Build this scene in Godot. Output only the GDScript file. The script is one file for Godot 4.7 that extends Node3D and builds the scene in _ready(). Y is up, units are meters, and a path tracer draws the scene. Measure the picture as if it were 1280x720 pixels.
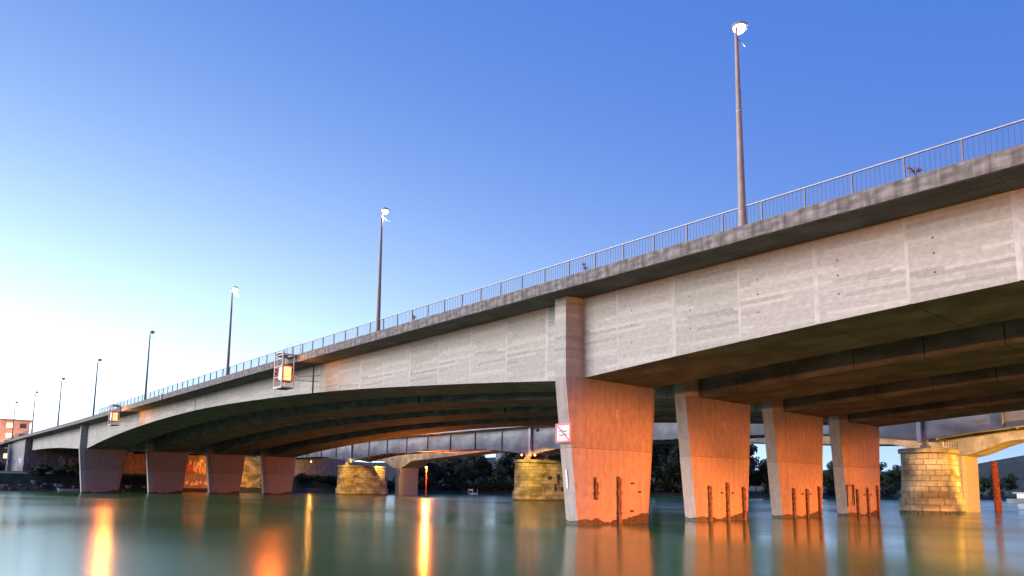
extends Node3D
# A concrete road bridge over a river at dusk, with an older rail bridge behind it.
# x runs along the bridge (to the far left bank at -x), z across it (the viewer stands at +z), y is up; water level is y = 0.

var M := {}
var T := {}
var taken := {}
var rng := RandomNumberGenerator.new()

const SEG := 4.56          # length of one casting segment of the deck and girders
const PIER_FAR := -153.3   # x of the far river pier; the near one stands at x = 0
const ROW := 14.58         # distance between the four girders
const SKEW := 0.029
const WEB := -1.33         # z of the near girder's outer face
const GIRDER_W := 7.7
const HINGES := [-40.6, -80.2]

# ------------------------------------------------------------------ helpers
func lin(r: float, g: float, b: float) -> Color:
	return Color(r, g, b).linear_to_srgb()

func ST() -> SurfaceTool:
	var st := SurfaceTool.new()
	st.begin(Mesh.PRIMITIVE_TRIANGLES)
	return st

func tri(st: SurfaceTool, a: Vector3, b: Vector3, c: Vector3, n: Vector3) -> void:
	if (a - c).cross(a - b).dot(n) < 0.0:
		var t := b
		b = c
		c = t
	for p in [a, b, c]:
		st.set_normal(n)
		st.add_vertex(p)

func quad(st: SurfaceTool, a: Vector3, b: Vector3, c: Vector3, d: Vector3, away: Vector3) -> void:
	var n := (c - a).cross(d - b)
	if n.length() < 1e-9:
		return
	n = n.normalized()
	if n.dot((a + b + c + d) / 4.0 - away) < 0.0:
		n = -n
	tri(st, a, b, c, n)
	tri(st, a, c, d, n)

func centre(ring: Array) -> Vector3:
	var s := Vector3.ZERO
	for p in ring:
		s += p
	return s / ring.size()

# flat-shaded skin through rings of equal size, closed at both ends
func loft(st: SurfaceTool, rings: Array, caps := true) -> void:
	for k in rings.size() - 1:
		var a: Array = rings[k]
		var b: Array = rings[k + 1]
		var mid := (centre(a) + centre(b)) / 2.0
		for i in a.size():
			var j := (i + 1) % a.size()
			quad(st, a[i], a[j], b[j], b[i], mid)
	if caps:
		for e in [[rings[0], rings[1]], [rings[-1], rings[-2]]]:
			var c := centre(e[0])
			var n := (c - centre(e[1])).normalized()
			for i in e[0].size():
				var p: Vector3 = e[0][i]
				var q: Vector3 = e[0][(i + 1) % e[0].size()]
				var fn := (p - c).cross(q - c)
				if fn.length() < 1e-10:
					continue
				fn = fn.normalized()
				if fn.dot(n) < 0:
					fn = -fn
				tri(st, c, p, q, fn)

func box(st: SurfaceTool, c: Vector3, s: Vector3, b := Basis.IDENTITY) -> void:
	var h := s / 2.0
	var rings := []
	for y in [-h.y, h.y]:
		var r := []
		for q in [[-1, -1], [1, -1], [1, 1], [-1, 1]]:
			r.append(c + b * Vector3(q[0] * h.x, y, q[1] * h.z))
		rings.append(r)
	loft(st, rings)

# a bar of rectangular section from a to b
func bar(st: SurfaceTool, a: Vector3, b: Vector3, w: float, h := -1.0) -> void:
	var d := b - a
	if d.length() < 1e-6:
		return
	var up := Vector3.UP if absf(d.normalized().y) < 0.95 else Vector3.RIGHT
	var x := d.cross(up).normalized()
	var y := x.cross(d).normalized()
	box(st, (a + b) / 2.0, Vector3(w, w if h < 0 else h, d.length()), Basis(x, y, -d.normalized()))

# smooth round tube
func tube(st: SurfaceTool, pts: Array, radii: Array, n := 10, caps := true) -> void:
	var rings := []
	var norms := []
	for k in pts.size():
		var d: Vector3 = (pts[mini(k + 1, pts.size() - 1)] - pts[maxi(k - 1, 0)]).normalized()
		var up := Vector3.UP if absf(d.y) < 0.9 else Vector3.RIGHT
		var x := d.cross(up).normalized()
		var y := x.cross(d).normalized()
		var r := []
		var nn := []
		for i in n:
			var t := TAU * i / n
			var o := x * cos(t) + y * sin(t)
			nn.append(o)
			r.append(pts[k] + o * radii[k])
		rings.append(r)
		norms.append(nn)
	for k in pts.size() - 1:
		for i in n:
			var j := (i + 1) % n
			smooth_tri(st, [rings[k][i], rings[k][j], rings[k + 1][j]], [norms[k][i], norms[k][j], norms[k + 1][j]])
			smooth_tri(st, [rings[k][i], rings[k + 1][j], rings[k + 1][i]], [norms[k][i], norms[k + 1][j], norms[k + 1][i]])
	if caps:
		for e in [0, pts.size() - 1]:
			var n2: Vector3 = (pts[e] - pts[1 if e == 0 else e - 1]).normalized()
			for i in n:
				tri(st, pts[e], rings[e][i], rings[e][(i + 1) % n], n2)

func smooth_tri(st: SurfaceTool, p: Array, n: Array) -> void:
	var o := [0, 1, 2]
	if (p[0] - p[2]).cross(p[0] - p[1]).dot(n[0] + n[1] + n[2]) < 0:
		o = [0, 2, 1]
	for i in o:
		st.set_normal(n[i])
		st.add_vertex(p[i])

func ellipsoid(st: SurfaceTool, c: Vector3, r: Vector3, n := 12, m := 8) -> void:
	var at := func(i: int, j: int) -> Vector3:
		var t := TAU * i / n
		var p := PI * j / m
		return Vector3(sin(p) * cos(t), cos(p), sin(p) * sin(t))
	for i in n:
		for j in m:
			var a: Vector3 = at.call(i, j)
			var b: Vector3 = at.call(i + 1, j)
			var d: Vector3 = at.call(i, j + 1)
			var e: Vector3 = at.call(i + 1, j + 1)
			if j > 0:
				smooth_tri(st, [c + a * r, c + b * r, c + e * r], [a, b, e])
			if j < m - 1:
				smooth_tri(st, [c + a * r, c + e * r, c + d * r], [a, e, d])

func numbered(called: String) -> String:
	var n: int = taken.get(called, 0)
	taken[called] = n + 1
	return called if n == 0 else "%s_%03d" % [called, n]

func obj(called: String, st: Variant, mat: Material, parent: Node3D = self) -> MeshInstance3D:
	var o := MeshInstance3D.new()
	o.name = numbered(called) if parent == self else called
	o.mesh = st.commit() if st is SurfaceTool else st
	o.material_override = mat
	parent.add_child(o, true)
	return o

func node(called: String, parent: Node3D, at := Vector3.ZERO) -> Node3D:
	var o := Node3D.new()
	o.name = numbered(called) if parent == self else called
	parent.add_child(o, true)
	o.position = at
	return o

func tag(o: Node, label: String, category: String, group := "") -> void:
	o.set_meta("label", label)
	o.set_meta("category", category)
	if group:
		o.set_meta("group", group)

func thing(called: String, label: String, category: String, at := Vector3.ZERO, group := "") -> Node3D:
	var o := node(called, self, at)
	tag(o, label, category, group)
	return o

func struct(called: String, st: Variant, mat: Material) -> MeshInstance3D:
	var o := obj(called, st, mat)
	o.set_meta("kind", "structure")
	return o

func copy(o: Node3D, at: Vector3, label := "") -> Node3D:
	var base := String(o.name)
	var c: Node3D = o.duplicate()
	c.name = numbered(base)
	add_child(c)
	c.position = at
	if label:
		c.set_meta("label", label)
	return c

func omni(parent: Node3D, at: Vector3, color: Color, energy: float, size := 0.15) -> void:
	var l := OmniLight3D.new()
	l.name = "light"
	l.light_color = color
	l.light_energy = energy
	l.light_size = size
	l.omni_range = 400.0
	l.omni_attenuation = 2.0
	l.shadow_enabled = true
	parent.add_child(l, true)
	l.position = at

func spot(parent: Node3D, at: Vector3, to: Vector3, color: Color, energy: float, angle: float) -> void:
	var l := SpotLight3D.new()
	l.name = "light"
	l.light_color = color
	l.light_energy = energy
	l.light_size = 0.15
	l.spot_angle = angle
	l.spot_angle_attenuation = 0.3
	l.spot_range = 300.0
	l.spot_attenuation = 2.0
	l.shadow_enabled = true
	parent.add_child(l, true)
	l.position = at
	l.basis = Basis.looking_at(to - at)

# ------------------------------------------------------------------ materials
func noise_tex(seed_: int, freq: float, octaves: int, lo: float, hi: float, size := 512, low_at := 0.15, high_at := 0.85) -> NoiseTexture2D:
	var n := FastNoiseLite.new()
	n.noise_type = FastNoiseLite.TYPE_SIMPLEX_SMOOTH
	n.seed = seed_
	n.frequency = freq
	n.fractal_octaves = octaves
	var g := Gradient.new()
	g.offsets = PackedFloat32Array([low_at, high_at])
	g.colors = PackedColorArray([Color(lo, lo, lo), Color(hi, hi, hi)])
	var t := NoiseTexture2D.new()
	t.width = size
	t.height = size
	t.seamless = true
	t.noise = n
	t.color_ramp = g
	return t

# boards of a formwork: rows of slightly different tone with thin joints and butt ends
func board_tex(seed_: int, upright: bool, rows: int, contrast: float) -> ImageTexture:
	var size := 512
	var r := RandomNumberGenerator.new()
	r.seed = seed_
	var n := FastNoiseLite.new()
	n.seed = seed_
	n.frequency = 0.035
	n.fractal_octaves = 4
	var im := Image.create(size, size, false, Image.FORMAT_RGB8)
	var h := size / rows
	for row in rows:
		var cut := [r.randi_range(20, 250), r.randi_range(260, 500)]
		var tone := []
		for k in 2:
			var pick := r.randf()
			tone.append(1.0 if pick < 0.18 else 0.84 if pick > 0.88 else r.randf_range(0.9, 0.95))
		for j in h:
			var y := row * h + j
			for i in size:
				var v: float = tone[0] if i < cut[0] or i > cut[1] else tone[1]
				# grain along the board, blended so that the picture repeats without a seam
				var f := float(i) / size
				var g := lerpf(n.get_noise_2d(i * 0.35, y * 3.0), n.get_noise_2d((i - size) * 0.35, y * 3.0), f)
				v += g * 0.07 - 0.02
				if j == 0 or absi(i - cut[0]) < 2 and j % 2 == 0:
					v *= 0.8
				elif j == 1:
					v = minf(1.0, v * 1.05)
				v = clampf(0.94 + (v - 0.94) * contrast, 0, 1)
				im.set_pixel(y if upright else i, i if upright else y, Color(v, v, v))
	return ImageTexture.create_from_image(im)

func plain(r: float, g: float, b: float, rough := 0.8, metal := 0.0) -> StandardMaterial3D:
	var m := StandardMaterial3D.new()
	m.albedo_color = lin(r, g, b)
	m.roughness = rough
	m.metallic = metal
	return m

# grain: texture laid over the world with its own scale on each axis; stain: a second one multiplied over it
func mineral(r: float, g: float, b: float, grain: String, gs: Vector3, stain: String, ss: Vector3, relief := "", rs := 0.0, rough := 0.9) -> StandardMaterial3D:
	var m := plain(r, g, b, rough)
	m.albedo_texture = T[grain]
	m.uv1_triplanar = true
	m.uv1_world_triplanar = true
	m.uv1_scale = gs
	m.uv1_triplanar_sharpness = 4.0
	if stain:
		m.detail_enabled = true
		m.detail_albedo = T[stain]
		m.detail_blend_mode = BaseMaterial3D.BLEND_MODE_MUL
		m.detail_uv_layer = BaseMaterial3D.DETAIL_UV_2
		m.uv2_triplanar = true
		m.uv2_world_triplanar = true
		m.uv2_scale = ss
		m.uv2_triplanar_sharpness = 4.0
	if relief:
		m.heightmap_enabled = true
		m.heightmap_texture = T[relief]
		m.heightmap_scale = rs
	return m

func glow(r: float, g: float, b: float, energy: float) -> StandardMaterial3D:
	var m := plain(0.8, 0.8, 0.8, 0.4)
	m.emission_enabled = true
	m.emission = lin(r, g, b)
	m.emission_energy_multiplier = energy
	return m

func make_materials() -> void:
	T.mottle = noise_tex(3, 0.012, 5, 0.86, 1.0)
	T.board = noise_tex(7, 0.02, 5, 0.86, 1.0)
	T.boards = board_tex(5, false, 16, 0.8)
	T.uprights = board_tex(9, true, 16, 0.32)
	T.runs = noise_tex(47, 0.02, 5, 0.9, 1.0, 512, 0.1, 0.6)
	T.streak = noise_tex(11, 0.02, 4, 0.76, 1.0, 512, 0.15, 0.7)
	T.patch = noise_tex(19, 0.008, 6, 0.78, 1.0, 512, 0.25, 0.75)
	T.cloud = noise_tex(29, 0.01, 6, 0.88, 1.0, 512, 0.2, 0.75)
	T.faint = noise_tex(37, 0.02, 5, 0.93, 1.0, 512, 0.2, 0.8)
	T.dirt = noise_tex(23, 0.015, 5, 0.6, 1.0, 512, 0.15, 0.75)
	T.leaf = noise_tex(31, 0.03, 3, 0.45, 1.0)
	T.flow = noise_tex(41, 0.006, 3, 0.55, 1.0)
	T.wave = noise_tex(43, 0.02, 3, 0.0, 1.0)
	# board-marked concrete of the girders, in two tones
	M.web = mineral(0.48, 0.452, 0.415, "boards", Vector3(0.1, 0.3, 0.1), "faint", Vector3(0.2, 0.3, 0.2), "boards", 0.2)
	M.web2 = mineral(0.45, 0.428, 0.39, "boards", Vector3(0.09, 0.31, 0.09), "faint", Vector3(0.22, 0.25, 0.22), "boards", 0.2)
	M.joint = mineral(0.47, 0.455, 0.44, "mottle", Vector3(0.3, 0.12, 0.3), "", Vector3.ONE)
	M.under = mineral(0.24, 0.232, 0.2, "boards", Vector3(0.08, 0.3, 0.3), "patch", Vector3(0.06, 0.1, 0.06))  # same girder concrete, darkened: shade of the underside put into the colour
	M.slab = mineral(0.14, 0.135, 0.125, "boards", Vector3(0.08, 0.3, 0.3), "patch", Vector3(0.07, 0.1, 0.07))  # darker still: the shade between the girders is painted in
	M.fascia = mineral(0.25, 0.225, 0.215, "streak", Vector3(0.22, 0.02, 0.22), "patch", Vector3(0.25, 0.5, 0.25))
	M.pier_low = mineral(0.42, 0.37, 0.33, "uprights", Vector3(0.3, 0.1, 0.3), "runs", Vector3(0.2, 0.1, 0.2), "uprights", 0.06)
	M.pier_up = mineral(0.35, 0.305, 0.275, "uprights", Vector3(0.3, 0.09, 0.3), "runs", Vector3(0.16, 0.09, 0.16), "uprights", 0.06)
	M.pier_wet = mineral(0.09, 0.08, 0.06, "dirt", Vector3(0.3, 0.5, 0.3), "", Vector3.ONE, "mottle", 0.8, 0.6)
	M.timber = mineral(0.27, 0.18, 0.13, "board", Vector3(0.9, 0.15, 0.9), "dirt", Vector3(0.3, 0.3, 0.3), "board", 0.8)
	M.rust = mineral(0.07, 0.035, 0.025, "dirt", Vector3(0.6, 0.6, 0.6), "", Vector3.ONE)
	M.galv = mineral(0.42, 0.42, 0.44, "mottle", Vector3(0.5, 0.5, 0.5), "", Vector3.ONE, "", 0.0, 0.45)
	M.rail_post = plain(0.13, 0.11, 0.115, 0.5)
	M.rail_bar = plain(0.05, 0.053, 0.06, 0.5)
	M.pole = mineral(0.30, 0.25, 0.23, "mottle", Vector3(0.4, 0.2, 0.4), "", Vector3.ONE, "", 0.0, 0.6)
	M.lamp_on = glow(1.0, 0.88, 0.6, 2.4)
	M.lamp_off = plain(0.6, 0.6, 0.6, 0.2)
	M.housing = plain(0.2, 0.2, 0.2, 0.5)
	M.sodium = glow(1.0, 0.45, 0.12, 25.0)
	M.amber = glow(1.0, 0.24, 0.04, 2.2)
	M.cage_white = plain(0.62, 0.55, 0.5, 0.5)
	M.cage_red = plain(0.5, 0.09, 0.05, 0.5)
	M.white_paint = plain(0.62, 0.61, 0.6, 0.5)
	M.red_paint = plain(0.5, 0.02, 0.05, 0.45)
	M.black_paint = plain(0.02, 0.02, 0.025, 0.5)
	M.steel = mineral(0.46, 0.48, 0.53, "mottle", Vector3(0.06, 0.05, 0.06), "patch", Vector3(0.03, 0.06, 0.03), "", 0.0, 0.55)
	M.steel_light = plain(0.6, 0.62, 0.66, 0.5)
	M.rail_conc = mineral(0.45, 0.43, 0.38, "board", Vector3(0.25, 0.04, 0.25), "patch", Vector3(0.06, 0.06, 0.06))
	for k in 4:
		var f: float = [1.0, 0.82, 0.92, 0.68][k]
		M["stone%d" % k] = mineral(0.5 * f, 0.45 * f, 0.36 * f, "mottle", Vector3(0.9, 0.9, 0.9), "dirt", Vector3(0.03, 0.05, 0.03), "mottle", 0.4)
	M.mortar = mineral(0.13, 0.12, 0.09, "mottle", Vector3(0.5, 0.5, 0.5), "", Vector3.ONE)
	M.stone_dark = mineral(0.11, 0.10, 0.08, "dirt", Vector3(0.25, 0.3, 0.25), "", Vector3.ONE, "mottle", 1.0)
	M.bank = mineral(0.075, 0.075, 0.055, "dirt", Vector3(0.2, 0.2, 0.2), "patch", Vector3(0.03, 0.03, 0.03), "mottle", 4.0)
	M.meadow = mineral(0.06, 0.085, 0.035, "dirt", Vector3(0.05, 0.05, 0.05), "patch", Vector3(0.01, 0.01, 0.01))
	M.hill = mineral(0.035, 0.06, 0.04, "dirt", Vector3(0.012, 0.012, 0.012), "patch", Vector3(0.002, 0.002, 0.002), "dirt", 300.0)
	M.wall_conc = mineral(0.34, 0.32, 0.3, "mottle", Vector3(0.1, 0.1, 0.1), "streak", Vector3(0.15, 0.03, 0.15))
	M.bark = mineral(0.09, 0.07, 0.05, "board", Vector3(1.5, 0.2, 1.5), "", Vector3.ONE)
	M.plaster = mineral(0.6, 0.58, 0.55, "mottle", Vector3(0.1, 0.1, 0.1), "", Vector3.ONE)
	M.roof = mineral(0.16, 0.11, 0.09, "mottle", Vector3(0.3, 0.3, 0.3), "", Vector3.ONE)
	M.pane = plain(0.06, 0.07, 0.09, 0.1)
	M.pane_lit = glow(1.0, 0.72, 0.35, 1.6)
	for k in 3:
		var c: Array = [[0.035, 0.065, 0.022], [0.05, 0.08, 0.028], [0.028, 0.055, 0.03]][k]
		var m := mineral(c[0], c[1], c[2], "leaf", Vector3(0.2, 0.2, 0.2), "", Vector3.ONE, "", 0.0, 0.7)
		m.backlight_enabled = true
		m.backlight = lin(0.3, 0.4, 0.15)
		M["leaf%d" % k] = m
	var w := plain(0.02, 0.115, 0.036, 0.22)
	w.metallic_specular = 0.37
	w.roughness_texture = T.flow
	w.uv1_triplanar = true
	w.uv1_world_triplanar = true
	w.uv1_scale = Vector3(0.006, 0.01, 0.012)
	w.heightmap_enabled = true
	w.heightmap_texture = T.wave
	w.heightmap_scale = 0.8
	M.water = w
	M.graffiti = plain(1, 1, 1, 0.7)
	M.graffiti.vertex_color_use_as_albedo = true

# ------------------------------------------------------------------ sky
func make_sky() -> ImageTexture:
	var w := 512
	var h := 256
	var im := Image.create(w, h, false, Image.FORMAT_RGBF)
	for j in h:
		var el := (0.5 - (j + 0.5) / h) * PI
		for i in w:
			# Godot's panorama: u = atan2(x, -z) / TAU
			var u := (i + 0.5) / w * TAU
			var dx := sin(u)
			var dz := -cos(u)
			var az := rad_to_deg(atan2(-dz, -dx))         # from -x towards -z
			var off := wrapf(az + 20.0, -180.0, 180.0)    # the sun has set 20 degrees left of the bridge's axis
			var e := rad_to_deg(maxf(el, 0.0))
			var g := 1.15 * exp(-pow(off / 62.0, 2.0)) + 0.1
			var r := 0.062 + 2.5 * g * exp(-e / 10.7)
			var gr := 0.19 + 3.1 * g * exp(-e / 11.0)
			var b := 0.72 + 2.9 * g * exp(-e / 10.5)
			im.set_pixel(i, j, Color(r, gr, b) / 1.3)
	return ImageTexture.create_from_image(im)

# ------------------------------------------------------------------ bridge profile
const PROFILE := [[60.0, 12.7], [45.0, 12.45], [30.0, 11.9], [20.0, 11.42], [10.0, 10.82], [0.0, 10.12], [-14.5, 11.27], [-34.5, 12.57], [-55.0, 13.35], [-76.0, 13.72], [-97.0, 13.4],
	[-118.0, 12.55], [-138.0, 11.3], [-153.3, 10.0], [-170.0, 10.75], [-186.0, 11.35], [-205.0, 11.75], [-230.0, 11.95]]

func soffit(x: float) -> float:
	for k in PROFILE.size() - 1:
		var a: Array = PROFILE[k]
		var b: Array = PROFILE[k + 1]
		if x <= a[0] and x >= b[0]:
			var t: float = (x - a[0]) / (b[0] - a[0])
			# piers are kinks; elsewhere a smooth curve through the points
			var pa: Array = PROFILE[k - 1] if k > 0 and a[0] != 0.0 and a[0] != PIER_FAR else a
			var pb: Array = PROFILE[k + 2] if k + 2 < PROFILE.size() and b[0] != 0.0 and b[0] != PIER_FAR else b
			var ma: float = (b[1] - pa[1]) / (b[0] - pa[0]) * (b[0] - a[0])
			var mb: float = (pb[1] - a[1]) / (pb[0] - a[0]) * (b[0] - a[0])
			var t2 := t * t
			var t3 := t2 * t
			return (2 * t3 - 3 * t2 + 1) * a[1] + (t3 - 2 * t2 + t) * ma + (3 * t2 - 2 * t3) * b[1] + (t3 - t2) * mb
	return 12.0

func deck(x: float) -> float:
	return 16.68 - 0.5 * smoothstep(30.0, 170.0, -x)

func joints(from: float, to: float) -> Array:
	# casting joints between two x, largest first; they count outwards from the near pier
	var out := []
	var k := 0
	var xs := []
	for i in 20:
		xs.append(4.1 + SEG * i)
	for i in 70:
		xs.append(-2.72 - SEG * i)
	xs.sort()
	xs.reverse()
	out.append(from)
	for x in xs:
		if x < from - 0.6 and x > to + 0.6:
			out.append(x)
	out.append(to)
	return out

func rect_ring(x: float, y0: float, y1: float, z0: float, z1: float) -> Array:
	return [Vector3(x, y0, z0), Vector3(x, y0, z1), Vector3(x, y1, z1), Vector3(x, y1, z0)]

# the columns' plan: narrow blunt ends facing along z, a wider body between; u runs from 0 (top) to 1 (water)
func column_ring(y: float, grow := 0.0) -> Array:
	var u := 1.0 - y / 10.12
	var f := -1.18 * u + grow
	var b := -10.05 + 1.15 * u - grow
	var n := 0.54 + grow
	var w := 1.0 + grow
	return [Vector3(-n, y, f), Vector3(n, y, f), Vector3(w, y, f - 0.85), Vector3(w, y, b + 0.85), Vector3(n, y, b), Vector3(-n, y, b), Vector3(-w, y, b + 0.85), Vector3(-w, y, f - 0.85)]

func make_column(bridge: Node3D, at: Vector3, posts: Array) -> void:
	var c := node("column", bridge, at)
	var sh: Dictionary = M.get_or_add("column_shapes", {})
	if sh.is_empty():
		var st := ST()
		# slime and wet staining with a ragged upper edge, a thin skin on the concrete
		rng.seed = 15
		var foot := column_ring(0.0, 0.012)
		var low_ring := column_ring(-1.0, 0.012)
		var first_h := rng.randf_range(0.2, 0.5)
		var h0 := first_h
		for i in 8:
			var j := (i + 1) % 8
			var steps := maxi(2, int((foot[j] - foot[i]).length() / 0.28))
			for q in steps:
				var h1 := first_h if i == 7 and q == steps - 1 else clampf(h0 + rng.randf_range(-0.16, 0.16), 0.12, 0.75)
				var a0: Vector3 = foot[i].lerp(foot[j], float(q) / steps)
				var a1: Vector3 = foot[i].lerp(foot[j], float(q + 1) / steps)
				var l0: Vector3 = low_ring[i].lerp(low_ring[j], float(q) / steps)
				var l1: Vector3 = low_ring[i].lerp(low_ring[j], float(q + 1) / steps)
				quad(st, l0, l1, a1 + (a1 - l1) * h1, a0 + (a0 - l0) * h0, Vector3(0, 0, -5))
				h0 = h1
		sh.wet = st.commit()
		st = ST()
		loft(st, [column_ring(-2.0), column_ring(5.25)])
		sh.low = st.commit()
		st = ST()
		loft(st, [column_ring(5.27, -0.012), column_ring(10.2, -0.012)])
		sh.up = st.commit()
		st = ST()
		box(st, Vector3(0.01, 1.2, 0.1), Vector3(0.2, 4.0, 0.15), Basis(Vector3.RIGHT, 0.012))
		box(st, Vector3(-0.02, 1.05, -0.1), Vector3(0.22, 4.1, 0.16), Basis(Vector3.RIGHT, -0.01))
		box(st, Vector3(0.02, 2.1, 0), Vector3(0.26, 0.14, 0.44))
		box(st, Vector3(0.02, 0.75, 0), Vector3(0.26, 0.12, 0.42))
		sh.post = st.commit()
		st = ST()
		box(st, Vector3(0.01, 2.5, 0.09), Vector3(0.18, 1.5, 0.13), Basis(Vector3.RIGHT, 0.03))
		box(st, Vector3(-0.02, 2.3, -0.09), Vector3(0.2, 1.2, 0.14), Basis(Vector3.RIGHT, -0.04))
		box(st, Vector3(0.02, 2.15, 0), Vector3(0.24, 0.13, 0.4))
		sh.stub = st.commit()
		st = ST()
		box(st, Vector3(0.0, 0, 0), Vector3(0.12, 0.12, 0.32))
		sh.bracket = st.commit()
		st = ST()
		box(st, Vector3(1.0, 7.95, -4.85), Vector3(0.06, 0.62, 0.16))
		sh.slot = st.commit()
	obj("wet_stain", sh.wet, M.pier_wet, c)
	obj("lower_lift", sh.low, M.pier_low, c)
	obj("upper_lift", sh.up, M.pier_up, c)
	obj("drain_slot", sh.slot, M.joint, c)
	# the pilaster that carries the column's line up the girder's face
	var st2 := ST()
	var top := deck(at.x) - 0.74
	var ring := func(y: float) -> Array:
		return [Vector3(-0.54, y, 0.0), Vector3(0.54, y, 0.0), Vector3(0.92, y, -0.85), Vector3(0.92, y, -1.6), Vector3(-0.92, y, -1.6), Vector3(-0.92, y, -0.85)]
	loft(st2, [ring.call(10.19), ring.call(top)])
	obj("pilaster", st2, M.web2, c)
	for p in posts:
		var o := obj(p[0], sh[p[1]], M.timber if p[1] != "bracket" else M.rust, c)
		o.position = Vector3(1.09 if p[1] != "bracket" else 1.02, p[3], p[2])
		if p[0] == "fender_post":
			rng.seed = int(-p[2] * 10.0) + int(-at.z * 7.0)
			o.scale.y = rng.randf_range(0.86, 1.06)
			o.rotation.x = rng.randf_range(-0.02, 0.02)

func make_road_bridge() -> void:
	var b := thing("road_bridge", "long grey concrete road bridge with haunched girders crossing the whole river", "bridge")
	var js := joints(70.0, -226.0)
	for g in 4:
		var girder := node("girder", b)
		var z0 := WEB - ROW * g
		for k in js.size() - 1:
			# the suspended middle span rests in two hinges: a real gap right through the girder
			var spans := [[js[k] - 0.03, js[k + 1] + 0.03]]
			for hinge in HINGES:
				if js[k] > hinge and js[k + 1] < hinge:
					spans = [[js[k] - 0.03, hinge + 0.2], [hinge - 0.2, js[k + 1] + 0.03]]
			for sp in spans:
				var xa: float = sp[0]
				var xb: float = sp[1]
				var cuts := [xa, xb]
				for pier in [0.0, PIER_FAR]:
					if xa > pier and xb < pier:
						cuts = [xa, pier, xb]
				var st := ST()
				var rings := []
				for x in cuts:
					rings.append(rect_ring(x, soffit(x), deck(x) - 0.7, z0 - (0.08 if g == 0 else 0.0), z0 - GIRDER_W))
				loft(st, rings)
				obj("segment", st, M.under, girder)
				if g == 0:
					st = ST()
					rings = []
					for x in cuts:
						rings.append(rect_ring(x, soffit(x) - 0.004, deck(x) - 0.71, z0, z0 - 0.081))
					loft(st, rings)
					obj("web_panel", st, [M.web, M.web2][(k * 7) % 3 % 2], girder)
		if g == 0:
			for k in range(1, js.size() - 1):
				var x: float = js[k]
				if x < -70.0 or x > 32.0:
					continue
				var st := ST()
				var w := 0.08 if k % 2 else 0.13
				loft(st, [rect_ring(x - w, soffit(x) + 0.03, deck(x) - 0.79, z0 - 0.05, z0 + 0.004), rect_ring(x + w, soffit(x) + 0.03, deck(x) - 0.79, z0 - 0.05, z0 + 0.004)])
				obj("joint_strip", st, M.joint, girder)
			# holes left by the formwork ties; black discs paint their shaded depth
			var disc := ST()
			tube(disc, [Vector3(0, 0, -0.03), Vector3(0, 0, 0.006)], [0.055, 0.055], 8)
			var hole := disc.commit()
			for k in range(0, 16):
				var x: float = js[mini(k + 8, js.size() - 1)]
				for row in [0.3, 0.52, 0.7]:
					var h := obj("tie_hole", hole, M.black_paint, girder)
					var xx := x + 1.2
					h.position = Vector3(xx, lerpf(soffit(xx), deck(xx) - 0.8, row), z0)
	for k in js.size() - 1:
		var xa: float = js[k] - 0.008
		var xb: float = js[k + 1] + 0.008
		var st := ST()
		loft(st, [rect_ring(xa, deck(xa) - 0.77, deck(xa) - 0.05, 1.45, -56.5), rect_ring(xb, deck(xb) - 0.77, deck(xb) - 0.05, 1.45, -56.5)])
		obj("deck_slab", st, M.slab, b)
	# edge beam with a drip edge, in lengths of two segments
	for k in range(0, js.size() - 1, 2):
		var xa: float = js[k] - 0.006
		var xb: float = js[mini(k + 2, js.size() - 1)] + 0.006
		var st := ST()
		var rings := []
		for x in [xa, xb]:
			var y := deck(x)
			rings.append([Vector3(x, y - 0.82, 1.46), Vector3(x, y - 0.82, 1.68), Vector3(x, y - 0.79, 1.7), Vector3(x, y - 0.03, 1.72), Vector3(x, y, 1.69), Vector3(x, y, 1.2), Vector3(x, y - 0.045, 1.2), Vector3(x, y - 0.045, 1.46)])
		loft(st, rings)
		obj("edge_beam", st, M.fascia, b)
	for z in [-57.0]:
		for k in range(0, js.size() - 1, 4):
			var xa: float = js[k]
			var xb: float = js[mini(k + 4, js.size() - 1)] + 0.02
			var st := ST()
			loft(st, [rect_ring(xa, deck(xa) - 0.82, deck(xa), z, z + 0.5), rect_ring(xb, deck(xb) - 0.82, deck(xb), z, z + 0.5)])
			obj("edge_beam", st, M.fascia, b)
	# eight river columns in two rows of four
	for n in 4:
		var z := -ROW * n
		var posts := []
		if n == 0:
			posts = [["fender_post", "stub", -2.45, 0.0], ["fender_post", "post", -4.9, 0.0], ["fender_bracket", "bracket", -6.5, 2.9], ["fender_bracket", "bracket", -7.3, 2.3], ["fender_bracket", "bracket", -6.4, 0.9]]
		else:
			posts = [["fender_post", "post", -2.35, 0.0], ["fender_post", "post", -4.95, 0.0], ["fender_post", "post", -7.5, 0.0], ["fender_bracket", "bracket", -4.2, 2.3], ["fender_bracket", "bracket", -5.8, 2.3]]
		make_column(b, Vector3(SKEW * z, 0, z), posts)
		make_column(b, Vector3(PIER_FAR + SKEW * z, 0, z), [])
	# level gauge on the blunt end of the nearest column
	var st3 := ST()
	box(st3, Vector3(-0.12, 3.1, -0.78), Vector3(0.16, 1.3, 0.06), Basis(Vector3.RIGHT, 0.115))
	obj("level_gauge", st3, M.white_paint, b)
	# drain pipe on the edge beam
	st3 = ST()
	tube(st3, [Vector3(-87.0, deck(-87) - 0.9, 1.82), Vector3(-87.0, deck(-87) + 0.1, 1.82)], [0.12, 0.12], 8)
	obj("drain_pipe", st3, M.white_paint, b)
	# steel frame left on the last column of the near row
	st3 = ST()
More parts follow.
